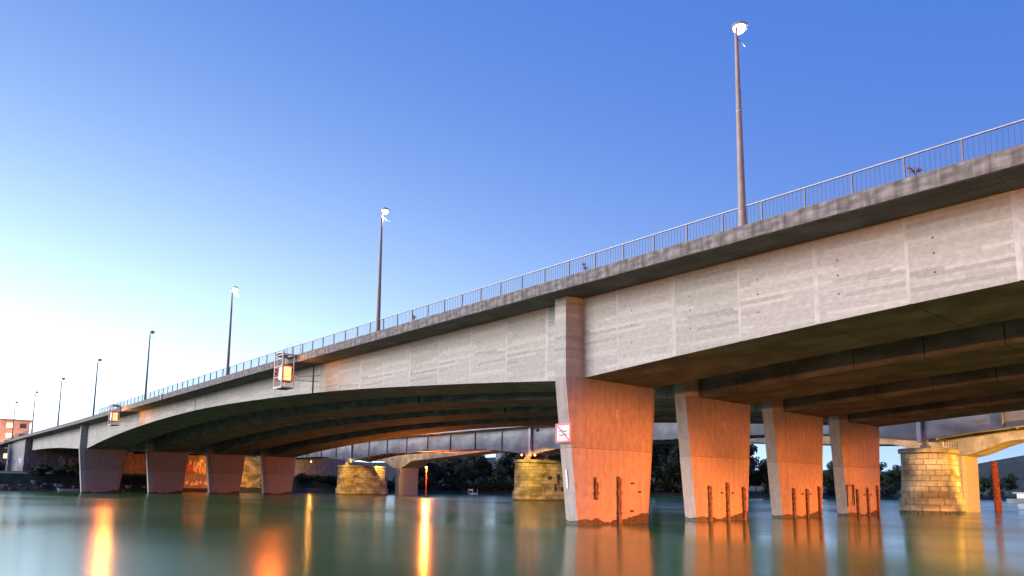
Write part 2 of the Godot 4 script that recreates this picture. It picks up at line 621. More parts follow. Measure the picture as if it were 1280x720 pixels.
	for q in [[0.1, 1.0, 0.1, 3.3], [0.1, 3.3, 0.75, 3.3], [0.75, 3.3, 0.75, 1.2]]:
		bar(st3, Vector3(-1.27 + 0.62 + q[0] * 0.6, q[1], -43.74 - 0.75 - q[0] * 1.1), Vector3(-1.27 + 0.62 + q[2] * 0.6, q[3], -43.74 - 0.75 - q[2] * 1.1), 0.09)
	obj("steel_frame", st3, M.rust, b)
	# far abutment
	st3 = ST()
	box(st3, Vector3(-244.5, 7.6, -27.0), Vector3(36.0, 15.4, 55.0))
	obj("abutment_wall", st3, M.wall_conc, b)
	st3 = ST()
	loft(st3, [rect_ring(-226, deck(-226) - 0.82, deck(-226), -57, 1.7), rect_ring(-330, deck(-260) - 1.2, deck(-260) - 0.5, -57, 1.7)])
	obj("approach_slab", st3, M.fascia, b)

func make_railing() -> void:
	var r := thing("bridge_railing", "pale metal bar railing along the near edge of the road bridge", "railing")
	var z := 1.45
	var pitch := 2.36
	var top := 1.1
	var x := 40.0
	var post := ST()
	box(post, Vector3(0, 0.53, 0), Vector3(0.07, 1.1, 0.09))
	var post_mesh := post.commit()
	var bal := ST()
	box(bal, Vector3(0, 0.55, 0), Vector3(0.022, 0.98, 0.022))
	var bal_mesh := bal.commit()
	var rest := ST()
	var n := 0
	while x > -256.0:
		var p := obj("post", post_mesh, M.rail_post, r)
		p.position = Vector3(x, deck(x), z)
		for k in range(1, 11):
			var xx := x - pitch * k / 11.0
			if xx > 30.5:
				continue
			if n < 300:
				var o := obj("baluster", bal_mesh, M.rail_bar, r)
				o.position = Vector3(xx, deck(xx), z)
				n += 1
			elif xx > -130.0:
				box(rest, Vector3(xx, deck(xx) + 0.55, z), Vector3(0.022, 0.98, 0.022))
		x -= pitch
	var st := ST()
	var low := ST()
	var xs := 40.0
	while xs > -256.0:
		var xe := xs - 11.8
		bar(st, Vector3(xs, deck(xs) + top + 0.015, z), Vector3(xe - 0.005, deck(xe) + top + 0.015, z), 0.11, 0.05)
		bar(low, Vector3(xs, deck(xs) + 0.08, z), Vector3(xe - 0.005, deck(xe) + 0.08, z), 0.04, 0.035)
		xs = xe
	obj("handrail", st, M.galv, r)
	obj("bottom_rail", low, M.rail_bar, r)
	var o2 := obj("baluster_run", rest, M.rail_bar, r)
	o2.set_meta("kind", "stuff")

func make_bridge_lamps() -> void:
	var proto: Node3D
	var labels := ["tall grey lamp post over the board-marked girder right of the pilaster, lit", "tall lit lamp post on the bridge between the pilaster and the hanging cage", "tall lit lamp post on the bridge beyond the first hanging cage",
		"unlit thin lamp post on the far half of the bridge"]
	for n in 8:
		var x := 15.28 - 37.5 * n
		var lit := n < 3
		var t := thing("street_lamp", labels[mini(n, 3)], "street lamp", Vector3(x, deck(x), 1.5), "lamp posts along the bridge railing")
		var st := ST()
		tube(st, [Vector3(0, -0.02, 0), Vector3(0, 0.25, 0), Vector3(0, 1.6, 0), Vector3(0, 11.35, 0)], [0.235, 0.225, 0.2, 0.1], 14)
		obj("pole", st, M.pole, t)
		st = ST()
		tube(st, [Vector3(0, 6.6, 0), Vector3(0, 6.68, 0)], [0.165, 0.165], 14)
		obj("collar", st, M.galv, t)
		st = ST()
		tube(st, [Vector3(0, 11.3, 0), Vector3(0, 11.95, -0.1), Vector3(0, 12.1, -0.35)], [0.07, 0.06, 0.05], 8)
		obj("arm", st, M.pole, t)
		st = ST()
		tube(st, [Vector3(0, 11.1, -0.04), Vector3(0, 10.85, -0.95)], [0.03, 0.03], 6)
		obj("strut", st, M.galv, t)
		st = ST()
		tube(st, [Vector3(0, 11.86, -0.35), Vector3(0, 11.93, -0.35), Vector3(0, 12.06, -0.35), Vector3(0, 12.16, -0.35)], [0.46, 0.45, 0.28, 0.07], 18)
		obj("lamp_housing", st, M.housing, t)
		st = ST()
		ellipsoid(st, Vector3(0, 11.84, -0.35), Vector3(0.36, 0.3, 0.36), 18, 12)
		obj("lamp_bowl", st, M.lamp_on if lit else M.lamp_off, t)
		if lit:
			omni(t, Vector3(0, 11.42, -0.4), Color(1.0, 0.9, 0.7), 60.0, 0.08)

func make_cage(x: float, label: String, energy: float) -> void:
	var y := 12.95
	var t := thing("signal_cage", label, "cage", Vector3(x, y, 1.9), "signal cages hung from the bridge edge")
	var wx := 2.0
	var wz := 1.35
	var h := 3.55
	var st := ST()
	for cx in [-wx / 2, wx / 2]:
		for cz in [0.03, wz]:
			bar(st, Vector3(cx, 0, cz), Vector3(cx, h, cz), 0.09)
	for yy in [0.05, 1.15, 2.3, h]:
		for cx in [-wx / 2, wx / 2]:
			bar(st, Vector3(cx, yy, 0.03), Vector3(cx, yy, wz), 0.08)
		for cz in [0.03, wz]:
			bar(st, Vector3(-wx / 2, yy, cz), Vector3(wx / 2, yy, cz), 0.08)
	obj("frame", st, M.cage_white, t)
	st = ST()
	box(st, Vector3(0, -0.04, wz / 2), Vector3(wx + 0.1, 0.08, wz + 0.1))
	obj("floor_plate", st, M.galv, t)
	st = ST()
	# rounded hood
	var pts := []
	for k in 7:
		var a := PI * k / 6.0
		pts.append([-cos(a) * (wx / 2 + 0.08), h + 0.05 + sin(a) * 0.22])
	for k in 6:
		bar(st, Vector3(pts[k][0], pts[k][1], wz / 2), Vector3(pts[k + 1][0], pts[k + 1][1], wz / 2), wz + 0.16, 0.05)
	obj("hood", st, M.cage_white, t)
	st = ST()
	for k in 9:
		bar(st, Vector3(-wx / 2 + 0.25, 0.25 + 0.38 * k, wz + 0.03), Vector3(-wx / 2 + 0.85, 0.25 + 0.38 * k, wz + 0.03), 0.045)
	for cx in [-wx / 2 + 0.25, -wx / 2 + 0.85]:
		bar(st, Vector3(cx, 0.1, wz + 0.03), Vector3(cx, h, wz + 0.03), 0.055)
	obj("ladder", st, M.cage_red, t)
	st = ST()
	box(st, Vector3(wx / 2 - 0.32, 1.55, wz / 2 + 0.05), Vector3(0.5, 1.9, 1.1))
	obj("lamp_box", st, M.cage_red, t)
	st = ST()
	box(st, Vector3(wx / 2 - 0.05, 1.5, wz / 2 + 0.05), Vector3(0.04, 1.45, 0.85))
	obj("signal_lamp", st, M.amber, t)
	var l := AreaLight3D.new()
	l.name = "light"
	l.light_color = Color(1.0, 0.62, 0.25)
	l.light_energy = energy
	l.area_size = Vector2(0.85, 1.45)
	l.area_range = 200.0
	l.shadow_enabled = true
	t.add_child(l)
	l.position = Vector3(wx / 2 + 0.01, 1.5, wz / 2 + 0.05)
	l.basis = Basis(Vector3.UP, -PI / 2)
	# second lamp face towards the river in front
	st = ST()
	box(st, Vector3(0.42, 1.5, wz - 0.04), Vector3(0.6, 1.3, 0.04))
	obj("signal_lamp", st, M.amber, t)
	spot(t, Vector3(0.42, 1.5, wz + 0.1), Vector3(1.2, 1.1, wz + 2.0), Color(1.0, 0.45, 0.13), 150.0, 62.0)
	# thin guard frame that stands up above the railing
	st = ST()
	for cx in [-wx / 2, 0.3, 2.4]:
		bar(st, Vector3(cx, h, 0.03), Vector3(cx, h + 1.45, 0.03), 0.035)
	for yy in [h + 0.8, h + 1.45]:
		bar(st, Vector3(-wx / 2, yy, 0.03), Vector3(2.4, yy, 0.03), 0.035)
	obj("guard_rail", st, M.galv, t)
	st = ST()
	tube(st, [Vector3(1.0, 1.2, 0.2), Vector3(5.2, 1.0, -1.0)], [0.04, 0.04], 6)
	tube(st, [Vector3(1.0, 0.8, 0.2), Vector3(4.2, 0.5, -1.4)], [0.04, 0.04], 6)
	obj("stay_rod", st, M.rust, t)
	st = ST()
	for cx in [-0.7, 0.7]:
		bar(st, Vector3(cx, h - 0.1, -0.25), Vector3(cx, h - 0.1, 0.1), 0.12)
	obj("hanger", st, M.rust, t)

func make_sign() -> void:
	var t := thing("river_sign", "white square no-turning sign with red border on the nearest bridge column", "sign", Vector3(0.0, 6.3, -0.3))
	var st := ST()
	box(st, Vector3.ZERO, Vector3(1.46, 1.34, 0.03))
	obj("board", st, M.white_paint, t)
	st = ST()
	var w := 0.14
	box(st, Vector3(0, 0.6, 0.02), Vector3(1.46, w, 0.02))
	box(st, Vector3(0, -0.6, 0.02), Vector3(1.46, w, 0.02))
	box(st, Vector3(-0.66, 0, 0.021), Vector3(w, 1.06, 0.02))
	box(st, Vector3(0.66, 0, 0.021), Vector3(w, 1.06, 0.02))
	obj("border", st, M.red_paint, t)
	st = ST()
	bar(st, Vector3(-0.6, 0.54, 0.022), Vector3(0.6, -0.54, 0.022), 0.02, 0.12)
	obj("diagonal", st, M.red_paint, t)
	for s in [1, -1]:
		st = ST()
		var pts := [Vector2(-0.36, 0.1), Vector2(-0.2, 0.2), Vector2(-0.02, 0.14), Vector2(0.12, 0.08), Vector2(0.36, 0.13)]
		for k in 4:
			bar(st, Vector3(pts[k].x, pts[k].y * s, 0.032), Vector3(pts[k + 1].x, pts[k + 1].y * s, 0.032), 0.02, 0.07)
		obj("wave_mark", st, M.black_paint, t)
	st = ST()
	box(st, Vector3(0, 0, -0.11), Vector3(0.1, 1.0, 0.2))
	obj("bracket", st, M.galv, t)

# ------------------------------------------------------------------ rail bridge
func stadium(w: float, z0: float, z1: float, y: float, n := 10) -> Array:
	# outline with round ends; z0 is the nose towards the viewer
	var out := []
	for k in n + 1:
		var a := PI * k / n
		out.append(Vector3(-cos(a) * w, y, z0 - w + sin(a) * w))
	for k in n + 1:
		var a := PI * k / n
		out.append(Vector3(cos(a) * w, y, z1 + w - sin(a) * w))
	return out

func outline_at(line: Array, s: float) -> Vector3:
	var total := 0.0
	for i in line.size():
		total += (line[(i + 1) % line.size()] - line[i]).length()
	s = fposmod(s, 1.0) * total
	for i in line.size():
		var d: Vector3 = line[(i + 1) % line.size()] - line[i]
		if s <= d.length():
			return line[i] + d * (s / maxf(d.length(), 1e-6))
		s -= d.length()
	return line[0]

func make_stone_pier(z1: float, count: int) -> Node3D:
	var p := thing("stone_pier", "", "bridge pier", Vector3.ZERO, "stone piers of the rail bridge")
	var z0 := -64.6
	var width := func(y: float) -> float:
		return lerpf(3.0, 2.7, clampf(y / 7.6, 0, 1)) + (0.22 if y < 2.0 else 0.0)
	var nose := func(y: float) -> Array:
		var k := clampf(y / 7.6, 0, 1)
		var e := 0.3 if y < 2.0 else 0.0
		return [z0 - 0.25 * k + e, z1 + 0.45 * k - e]
	var st := ST()
	var rings := []
	for y in [-2.0, 1.99, 2.01, 7.7]:
		var e: Array = nose.call(y)
		rings.append(stadium(width.call(y) - 0.09, e[0] - 0.09, e[1] + 0.09, y))
	loft(st, rings)
	obj("core", st, M.mortar, p)
	var courses := [-0.6, 0.35, 1.15, 2.0, 2.75, 3.45, 4.15, 4.85, 5.5, 6.2, 6.9, 7.6]
	rng.seed = 5
	for c in courses.size() - 1:
		var ya: float = courses[c] + 0.035
		var yb: float = courses[c + 1] - 0.035
		var yy := minf(ya, yb) + 0.01
		var e: Array = nose.call(yy)
		var e2: Array = nose.call(yb - 0.02)
		var la := stadium(width.call(yy), e[0], e[1], ya, 8)
		var lb := stadium(width.call(yb - 0.02), e2[0], e2[1], yb, 8)
		var cuts := []
		for i in count:
			cuts.append((i + (0.5 if c % 2 else 0.0) + rng.randf_range(-0.18, 0.18)) / count)
		for i in count:
			var s0: float = cuts[i]
			var s1: float = cuts[(i + 1) % count] + (1.0 if i == count - 1 else 0.0)
			var proud := rng.randf_range(0.0, 0.05)
			var bs := ST()
			var lower := []
			var upper := []
			var inner_l := []
			var inner_u := []
			for k in 3:
				var s := lerpf(s0 + 0.0013, s1 - 0.0013, k / 2.0)
				var pa := outline_at(la, s)
				var pb := outline_at(lb, s)
				var mid := Vector3(0, 0, clampf(pa.z, e[1] + 3.0, e[0] - 3.0))
				var out_dir := Vector3(pa.x, 0, pa.z - mid.z).normalized()
				lower.append(pa + out_dir * proud)
				upper.append(pb + out_dir * proud)
				inner_l.append(pa - out_dir * 0.22)
				inner_u.append(pb - out_dir * 0.22)
			inner_l.reverse()
			inner_u.reverse()
			loft(bs, [lower + inner_l, upper + inner_u])
			obj("stone_block", bs, M["stone%d" % (rng.randi() % 4)] if ya > 0.2 else M.stone_dark, p)
	st = ST()
	var tops := []
	for q in [[7.6, -0.05], [7.75, 0.25], [8.2, 0.3], [8.3, 0.2]]:
		tops.append(stadium(2.7 + q[1], z0 - 0.25 + q[1], z1 + 0.45 - q[1], q[0]))
	loft(st, tops)
	obj("cap_stone", st, M["stone1"], p)
	for z in [-67.0, -72.6]:
		st = ST()
		box(st, Vector3(0.4, 8.55, z), Vector3(0.9, 0.5, 0.9))
		box(st, Vector3(0.4, 9.1, z), Vector3(0.5, 0.6, 0.6))
		obj("bearing", st, M.steel, p)
	st = ST()
	for k in 6:
		var z := -67.6 - k * 0.9
		bar(st, Vector3(2.45, 8.3, z), Vector3(2.45, 9.3, z), 0.05)
	for y in [8.8, 9.3]:
		bar(st, Vector3(2.45, y, -67.6), Vector3(2.45, y, -72.1), 0.05)
	obj("pier_railing", st, M.rust, p)
	return p

func steel_bottom(x: float) -> float:
	var t := fposmod(x + 1.0, 73.0)
	t = minf(t, 73.0 - t)
	return 9.35 + 1.75 * (1.0 - pow(1.0 - clampf(t / 20.0, 0, 1), 1.6))

func make_rail_bridge() -> void:
	var labels := ["pale stone pier with a round nose, nearest the open sky right of the columns", "yellow lit stone pier seen just left of the nearest concrete column", "yellow lit stone pier on the far side, beside the orange beacon"]
	var spots := [Vector3(-1.25, 0, -1.0), Vector3(-75.0, 0, 0.5), Vector3(-151.0, 0, -0.5)]
	for k in 3:
		var o := make_stone_pier(-74.0 if k == 0 else -80.5, 17 if k == 0 else 22)
		o.position = spots[k]
		o.set_meta("label", labels[k])
		if k == 1:
			# dark painted marks on the side face
			for q in [[4.7, -71.0, 0.7, 1.2], [4.9, -73.6, 1.1, 1.0], [3.9, -73.5, 0.9, 0.5], [3.0, -72.6, 1.0, 0.4], [2.4, -72.6, 0.5, 0.8], [2.4, -75.0, 0.9, 1.6]]:
				var mk := ST()
				box(mk, Vector3.ZERO, Vector3(0.02, q[2], q[3]))
				var p := obj("paint_mark", mk, M.black_paint, o)
				p.position = Vector3(lerpf(3.0, 2.7, q[0] / 7.6) + 0.055, q[0], q[1])
				p.rotation.z = 0.04
	# the plate girder
	var b := thing("steel_rail_bridge", "blue grey steel plate girder rail bridge standing on stone piers", "bridge")
	var top := 14.9
	for z in [-67.0, -72.6]:
		var girder := node("plate_girder", b)
		var x := 72.0
		while x > -215.0:
			var xe := x - 9.125
			var st := ST()
			var rings := []
			for k in 4:
				var xx := lerpf(x, xe, k / 3.0)
				rings.append(rect_ring(xx, steel_bottom(xx), top, z, z - 0.06))
			loft(st, rings)
			obj("web_plate", st, M.steel, girder)
			st = ST()
			rings = []
			for k in 4:
				var xx := lerpf(x, xe, k / 3.0)
				rings.append(rect_ring(xx, steel_bottom(xx) - 0.07, steel_bottom(xx) - 0.003, z + 0.45, z - 0.5))
			loft(st, rings)
			obj("bottom_flange", st, M.steel, girder)
			st = ST()
			box(st, Vector3(x, (steel_bottom(x) + top) / 2, z + 0.13), Vector3(0.14, top - steel_bottom(x) - 0.02, 0.24))
			obj("stiffener", st, M.steel, girder)
			x = xe
		var st2 := ST()
		box(st2, Vector3(-71.5, top + 0.04, z), Vector3(287, 0.07, 0.9))
		obj("top_flange", st2, M.steel_light, girder)
	var st3 := ST()
	box(st3, Vector3(-71.5, top + 0.4, -69.8), Vector3(287, 0.5, 9.0))
	obj("track_deck", st3, M.steel, b)
	for k in 3:
		var sx: float = [-1.0, -74.0, -147.0][k]
		st3 = ST()
		box(st3, Vector3(sx, (9.0 + top) / 2, -66.7), Vector3(0.5, top - 9.0, 0.5))
		obj("support_post", st3, M.steel_light, b)
	for x in range(-210, 70, 9):
		st3 = ST()
		box(st3, Vector3(x, 12.6, -69.8), Vector3(0.3, 1.6, 5.5))
		obj("cross_beam", st3, M.steel, b)
	# the newer concrete bridge right behind it
	var c := thing("concrete_rail_bridge", "yellow lit concrete rail bridge with haunched girder behind the steel one", "bridge")
	var low := func(x: float) -> float:
		var t := minf(absf(x + 4.0), absf(x + 152.5))
		if x > -4.0:
			t = x + 4.0
		return 8.05 + 2.1 * smoothstep(1.2, 8.5, t) + 2.1 * smoothstep(4.0, 55.0, t)
	var x2 := 75.0
	while x2 > -216.0:
		var xe := x2 - 4.56
		var st := ST()
		var rings := []
		for k in 4:
			var xx := lerpf(x2 - 0.01, xe + 0.01, k / 3.0)
			rings.append(rect_ring(xx, low.call(xx), 14.4, -85.8, -92.5))
		loft(st, rings)
		obj("segment", st, M.rail_conc, c)
		x2 = xe
	var st4 := ST()
	box(st4, Vector3(-71.5, 14.75, -89.2), Vector3(287, 0.6, 9.5))
	obj("deck_slab", st4, M.rail_conc, c)
	for x in [-4.0, -152.5]:
		st4 = ST()
		var rings := []
		for q in [[-2.0, 0.0], [8.2, 0.15]]:
			rings.append([Vector3(x - 1.4 - q[1], q[0], -86.1), Vector3(x + 1.4 + q[1], q[0], -86.1), Vector3(x + 1.6 + q[1], q[0], -87.0), Vector3(x + 1.6 + q[1], q[0], -92.2), Vector3(x - 1.6 - q[1], q[0], -92.2), Vector3(x - 1.6 - q[1], q[0], -87.0)])
		loft(st4, rings)
		obj("pier_wall", st4, M.pier_low, c)
	st4 = ST()
	box(st4, Vector3(-230.0, 7.0, -84.0), Vector3(30.0, 14.2, 40.0))
	obj("abutment_wall", st4, M.wall_conc, c)

# ------------------------------------------------------------------ plants
func leaf_cloud(st: SurfaceTool, c: Vector3, r: Vector3, n: int, size: float) -> void:
	for k in n:
		var d := Vector3(rng.randfn(), rng.randfn(), rng.randfn()).normalized()
		var p := c + d * r * pow(rng.randf(), 0.35)
		var nrm := (d + Vector3(rng.randfn(), rng.randfn() + 0.4, rng.randfn()) * 0.6).normalized()
		var a := nrm.cross(Vector3(rng.randfn(), rng.randfn(), rng.randfn())).normalized()
		var b := nrm.cross(a)
		var s := size * rng.randf_range(0.6, 1.3)
		tri(st, p - a * s, p + b * s * 0.7, p + a * s * 0.9 + nrm * s * 0.2, nrm)
		tri(st, p - a * s, p - b * s * 0.7, p + a * s * 0.9 + nrm * s * 0.2, nrm)

func make_tree_shapes(seed_: int, h: float, spread: float) -> Array:
	rng.seed = seed_
	var trunk := ST()
	var crown := ST()
	var lean := Vector3(rng.randf_range(-0.4, 0.4), 0, rng.randf_range(-0.4, 0.4))
	tube(trunk, [Vector3(0, -0.6, 0), Vector3(0, h * 0.25, 0) + lean * 0.4, Vector3(0, h * 0.55, 0) + lean, Vector3(0, h * 0.85, 0) + lean * 1.4], [h * 0.03, h * 0.022, h * 0.014, h * 0.004], 7)
	for k in 9:
		var a := TAU * k / 9.0 + rng.randf_range(-0.4, 0.4)
		var y0 := h * rng.randf_range(0.22, 0.6)
		var tip := Vector3(cos(a), 0, sin(a)) * spread * rng.randf_range(0.45, 0.85) + Vector3(0, y0 + h * rng.randf_range(0.08, 0.25), 0)
		tube(trunk, [Vector3(0, y0, 0) + lean * (y0 / h), (Vector3(0, y0, 0) + tip) / 2 + Vector3(0, 0.3, 0), tip], [h * 0.011, h * 0.007, h * 0.002], 5)
		leaf_cloud(crown, tip, Vector3(1, 0.75, 1) * spread * rng.randf_range(0.34, 0.55), 190, 0.42)
	for k in 12:
		var a := rng.randf() * TAU
		var y := h * rng.randf_range(0.3, 0.92)
		var rr := spread * 0.75 * sqrt(maxf(0.05, 1.0 - pow((y / h - 0.55) / 0.42, 2.0)))
		leaf_cloud(crown, Vector3(cos(a) * rr, y, sin(a) * rr) * Vector3(rng.randf_range(0.3, 1), 1, rng.randf_range(0.3, 1)), Vector3(1, 0.8, 1) * spread * rng.randf_range(0.32, 0.5), 200, 0.42)
	return [trunk.commit(), crown.commit()]

func shore(t: float) -> Vector2:
	# the far shoreline as a curve; t counts its points
	var pts := [Vector2(-194, 420), Vector2(-194, 40), Vector2(-194, -95), Vector2(-190, -130), Vector2(-176, -166), Vector2(-150, -203), Vector2(-122, -240), Vector2(-108, -310), Vector2(-100, -430), Vector2(-78, -570), Vector2(0, -800), Vector2(300, -1300)]
	var k := clampi(int(t), 0, pts.size() - 2)
	return pts[k].lerp(pts[k + 1], t - k)

func make_land() -> void:
	# far bank: stony slope, then meadow up to a terrace
	var inland := Vector2(-1.0, -0.35).normalized()
	var rows := [[-6.0, -1.6], [0.0, 0.0], [2.5, 1.0], [5.0, 1.9], [9.0, 2.4], [40.0, 3.2], [200.0, 6.0], [900.0, 14.0], [4000.0, 30.0]]
	var st := ST()
	var st2 := ST()
	rng.seed = 77
	var steps := 110
	var grid := []
	for i in steps + 1:
		var p := shore(11.0 * i / steps)
		var line := []
		for r in rows:
			var q: Vector2 = p + inland * r[0]
			var up: float = r[1] + (rng.randf_range(-0.25, 0.25) if r[0] > 0 and r[0] < 50 else 0.0)
			if p.y > -110.0 and r[0] >= 9.0:
				up = lerpf(4.6, 5.6, clampf((r[0] - 9.0) / 31.0, 0, 1)) + maxf(0, r[0] - 40) * 0.006
			line.append(Vector3(q.x, up, q.y))
		grid.append(line)
	for i in steps:
		for k in rows.size() - 1:
			var a: Vector3 = grid[i][k]
			quad(st if k < 3 else st2, a, grid[i + 1][k], grid[i + 1][k + 1], grid[i][k + 1], a - Vector3(0, 50, 0))
	struct("river_bank", st, M.bank)
	struct("ground", st2, M.meadow)
	# near bank on the viewer's side, beside and behind the camera
	st = ST()
	var prev := []
	for z in [300.0, 60.0, 0.0, -120.0, -400.0]:
		var line := []
		for r in [[41.0, -1.5], [43.5, 0.3], [47.0, 1.6], [70.0, 2.2], [900.0, 4.0]]:
			line.append(Vector3(r[0], r[1], z))
		if prev:
			for k in 4:
				quad(st, prev[k], prev[k + 1], line[k + 1], line[k], Vector3(60, -80, z))
		prev = line
	struct("near_bank", st, M.bank)
	# hills far behind
	st = ST()
	var ridge := FastNoiseLite.new()
	ridge.seed = 4
	ridge.frequency = 0.0011
	for i in 60:
		var ps := []
		for q in 2:
			var a := deg_to_rad(-20.0 + (i + q) * 2.2)   # from -x towards -z
			var h := 62.0 + ridge.get_noise_1d((i + q) * 60.0) * 45.0 + 40.0 * smoothstep(70.0, 78.0, rad_to_deg(a))
			for r in [[1500.0, 0.0], [1800.0, 0.55], [2050.0, 0.92], [2300.0, 1.0], [3200.0, 0.8]]:
				ps.append(Vector3(36 - cos(a) * r[0], 8.0 + h * r[1], 36 - sin(a) * r[0]))
		for k in 4:
			quad(st, ps[k], ps[k + 1], ps[k + 6], ps[k + 5], ps[k] - Vector3(0, 400, 0))
	struct("hills", st, M.hill)

func make_water() -> void:
	var st := ST()
	var n := Vector3.UP
	tri(st, Vector3(-3000, 0, 1500), Vector3(3000, 0, 1500), Vector3(3000, 0, -4000), n)
	tri(st, Vector3(-3000, 0, 1500), Vector3(3000, 0, -4000), Vector3(-3000, 0, -4000), n)
	struct("water", st, M.water)

func make_plants() -> void:
	var kinds := []
	for k in 5:
		kinds.append(make_tree_shapes(100 + k, [15.0, 17.0, 12.0, 19.0, 10.0][k], [5.0, 5.5, 4.6, 5.5, 4.2][k]))
	rng.seed = 909
	var inland := Vector2(-1.0, -0.35).normalized()
	var places := []
	# t along the shoreline, how many, inland range, size range
	for zone in [[2.7, 4.0, 24, 6, 26, 0.55, 0.9], [4.0, 5.0, 22, 5, 26, 0.9, 1.25], [5.0, 6.05, 34, 4, 24, 1.15, 1.6], [6.05, 7.0, 22, 5, 40, 0.75, 1.05], [7.0, 8.2, 24, 5, 60, 0.75, 1.1], [8.2, 9.2, 14, 5, 60, 0.8, 1.1]]:
		for k in zone[2]:
			var t: float = lerpf(zone[0], zone[1], (k + rng.randf()) / zone[2])
			var p := shore(t) + inland * rng.randf_range(zone[3], zone[4])
			places.append([p, rng.randf_range(zone[5], zone[6])])
	for q in places:
		var k := rng.randi() % 5
		var kind: Array = kinds[k]
		var t := thing("bank_tree", "dark leafy tree in the row along the far river bank", "tree", Vector3(q[0].x, 2.6, q[0].y), "trees along the far bank")
		obj("trunk", kind[0], M.bark, t)
		obj("crown", kind[1], M["leaf%d" % (rng.randi() % 3)], t)
		t.rotation.y = rng.randf() * TAU
		t.scale = Vector3.ONE * q[1]
	# bushes
	var shapes := []
	for k in 3:
		rng.seed = 300 + k
		var st := ST()
		for j in 7:
			leaf_cloud(st, Vector3(rng.randf_range(-1.2, 1.2), rng.randf_range(0.5, 1.6), rng.randf_range(-1.2, 1.2)), Vector3(0.9, 0.7, 0.9), 70, 0.2)
		var stem := ST()
		for j in 5:
			tube(stem, [Vector3(0, -0.3, 0), Vector3(rng.randf_range(-1, 1), rng.randf_range(1.0, 1.8), rng.randf_range(-1, 1))], [0.05, 0.015], 5)
		shapes.append([st.commit(), stem.commit()])
	rng.seed = 411
	var spots := []
	for k in 9:
		spots.append([Vector3(rng.randf_range(-212, -201), 0, rng.randf_range(-12, 1)), 1.3, "green bush on the stones under the far end span"])
	for k in 10:
		spots.append([Vector3(rng.randf_range(-204, -199), 0, rng.randf_range(-92, -72)), 1.5, "dark bush on the far bank beside the yellow wall"])
	for k in 110:
		var p := shore(rng.randf_range(2.2, 8.2)) + inland * rng.randf_range(2.0, 9.0)
		spots.append([Vector3(p.x, 0, p.y), rng.randf_range(1.2, 2.8), "low bush at the water's edge in front of the bank trees"])
	for k in 5:
		spots.append([Vector3(rng.randf_range(-240, -226), 0, rng.randf_range(4.5, 10)), 1.8, "yellowish bush beside the far abutment wall"])
	for s in spots:
		var at: Vector3 = s[0]
		var d := at.x + 194.0
		at.y = clampf(-d * 0.38, 0.6, 5.4) if at.z > -110 else 1.6
		var k := rng.randi() % 3
		var t := thing("bush", s[2], "bush", at, s[2])
		obj("stem", shapes[k][1], M.bark, t)
		obj("foliage", shapes[k][0], M["leaf%d" % (rng.randi() % 3)], t)
		t.rotation.y = rng.randf() * TAU
		t.scale = Vector3.ONE * s[1]

func make_weeds() -> void:
	rng.seed = 51
	for q in [[24.0, "dry reddish weed on the edge beam near the bridge's lit lamp post"], [3.9, "dry reddish weed on the edge beam above the near pilaster"], [-16.0, "dry reddish weed on the edge beam over the middle span"]]:
		var t := thing("ledge_weed", q[1], "weed", Vector3(q[0], deck(q[0]) - 0.01, 1.62))
		var stems := ST()
		var leaves := ST()
		for k in 5:
			var tip := Vector3(rng.randf_range(-0.25, 0.25), rng.randf_range(0.2, 0.5), rng.randf_range(-0.05, 0.15))
			tube(stems, [Vector3.ZERO, tip * 0.5 + Vector3(0, 0.08, 0), tip], [0.02, 0.015, 0.006], 5)
			leaf_cloud(leaves, tip, Vector3(0.1, 0.1, 0.1), 16, 0.05)
		obj("stem", stems, M.bark, t)
		obj("leaves", leaves, M.weed, t)

# ------------------------------------------------------------------ far bank walls, houses and boats
func graffiti(parent: Node3D, o: Vector3, along: Vector3, w: float, h: float, seed_: int, colors: Array) -> void:
	# letters sprayed on a wall: fat outlined strokes, o is the lower corner
	rng.seed = seed_
	var st := ST()
	var n := along.cross(Vector3.UP).normalized()
	if n.x < 0 and absf(n.x) > 0.5:
		n = -n
	if absf(n.z) > 0.5 and n.z < 0:
		n = -n
	var x := 0.3
	while x < w - 1.0:
		var lw := rng.randf_range(0.9, 1.7)
		for s in 5:
			var c: Color = colors[rng.randi() % colors.size()]
			var a := Vector2(x + rng.randf() * lw, rng.randf() * h)
			var b := Vector2(x + rng.randf() * lw, rng.randf() * h)
			var d := (b - a).normalized().orthogonal() * rng.randf_range(0.12, 0.34)
			st.set_color(c)
			var lift := n * (0.006 + 0.003 * s)
			var q := []
			for v in [a - d, a + d, b + d, b - d]:
				q.append(o + along * v.x + Vector3(0, v.y, 0) + lift)
			tri(st, q[0], q[1], q[2], n)
			tri(st, q[0], q[2], q[3], n)
		x += lw * 0.8
	var g := obj("graffiti", st, M.graffiti, parent)
	g.set_meta("kind", "stuff")

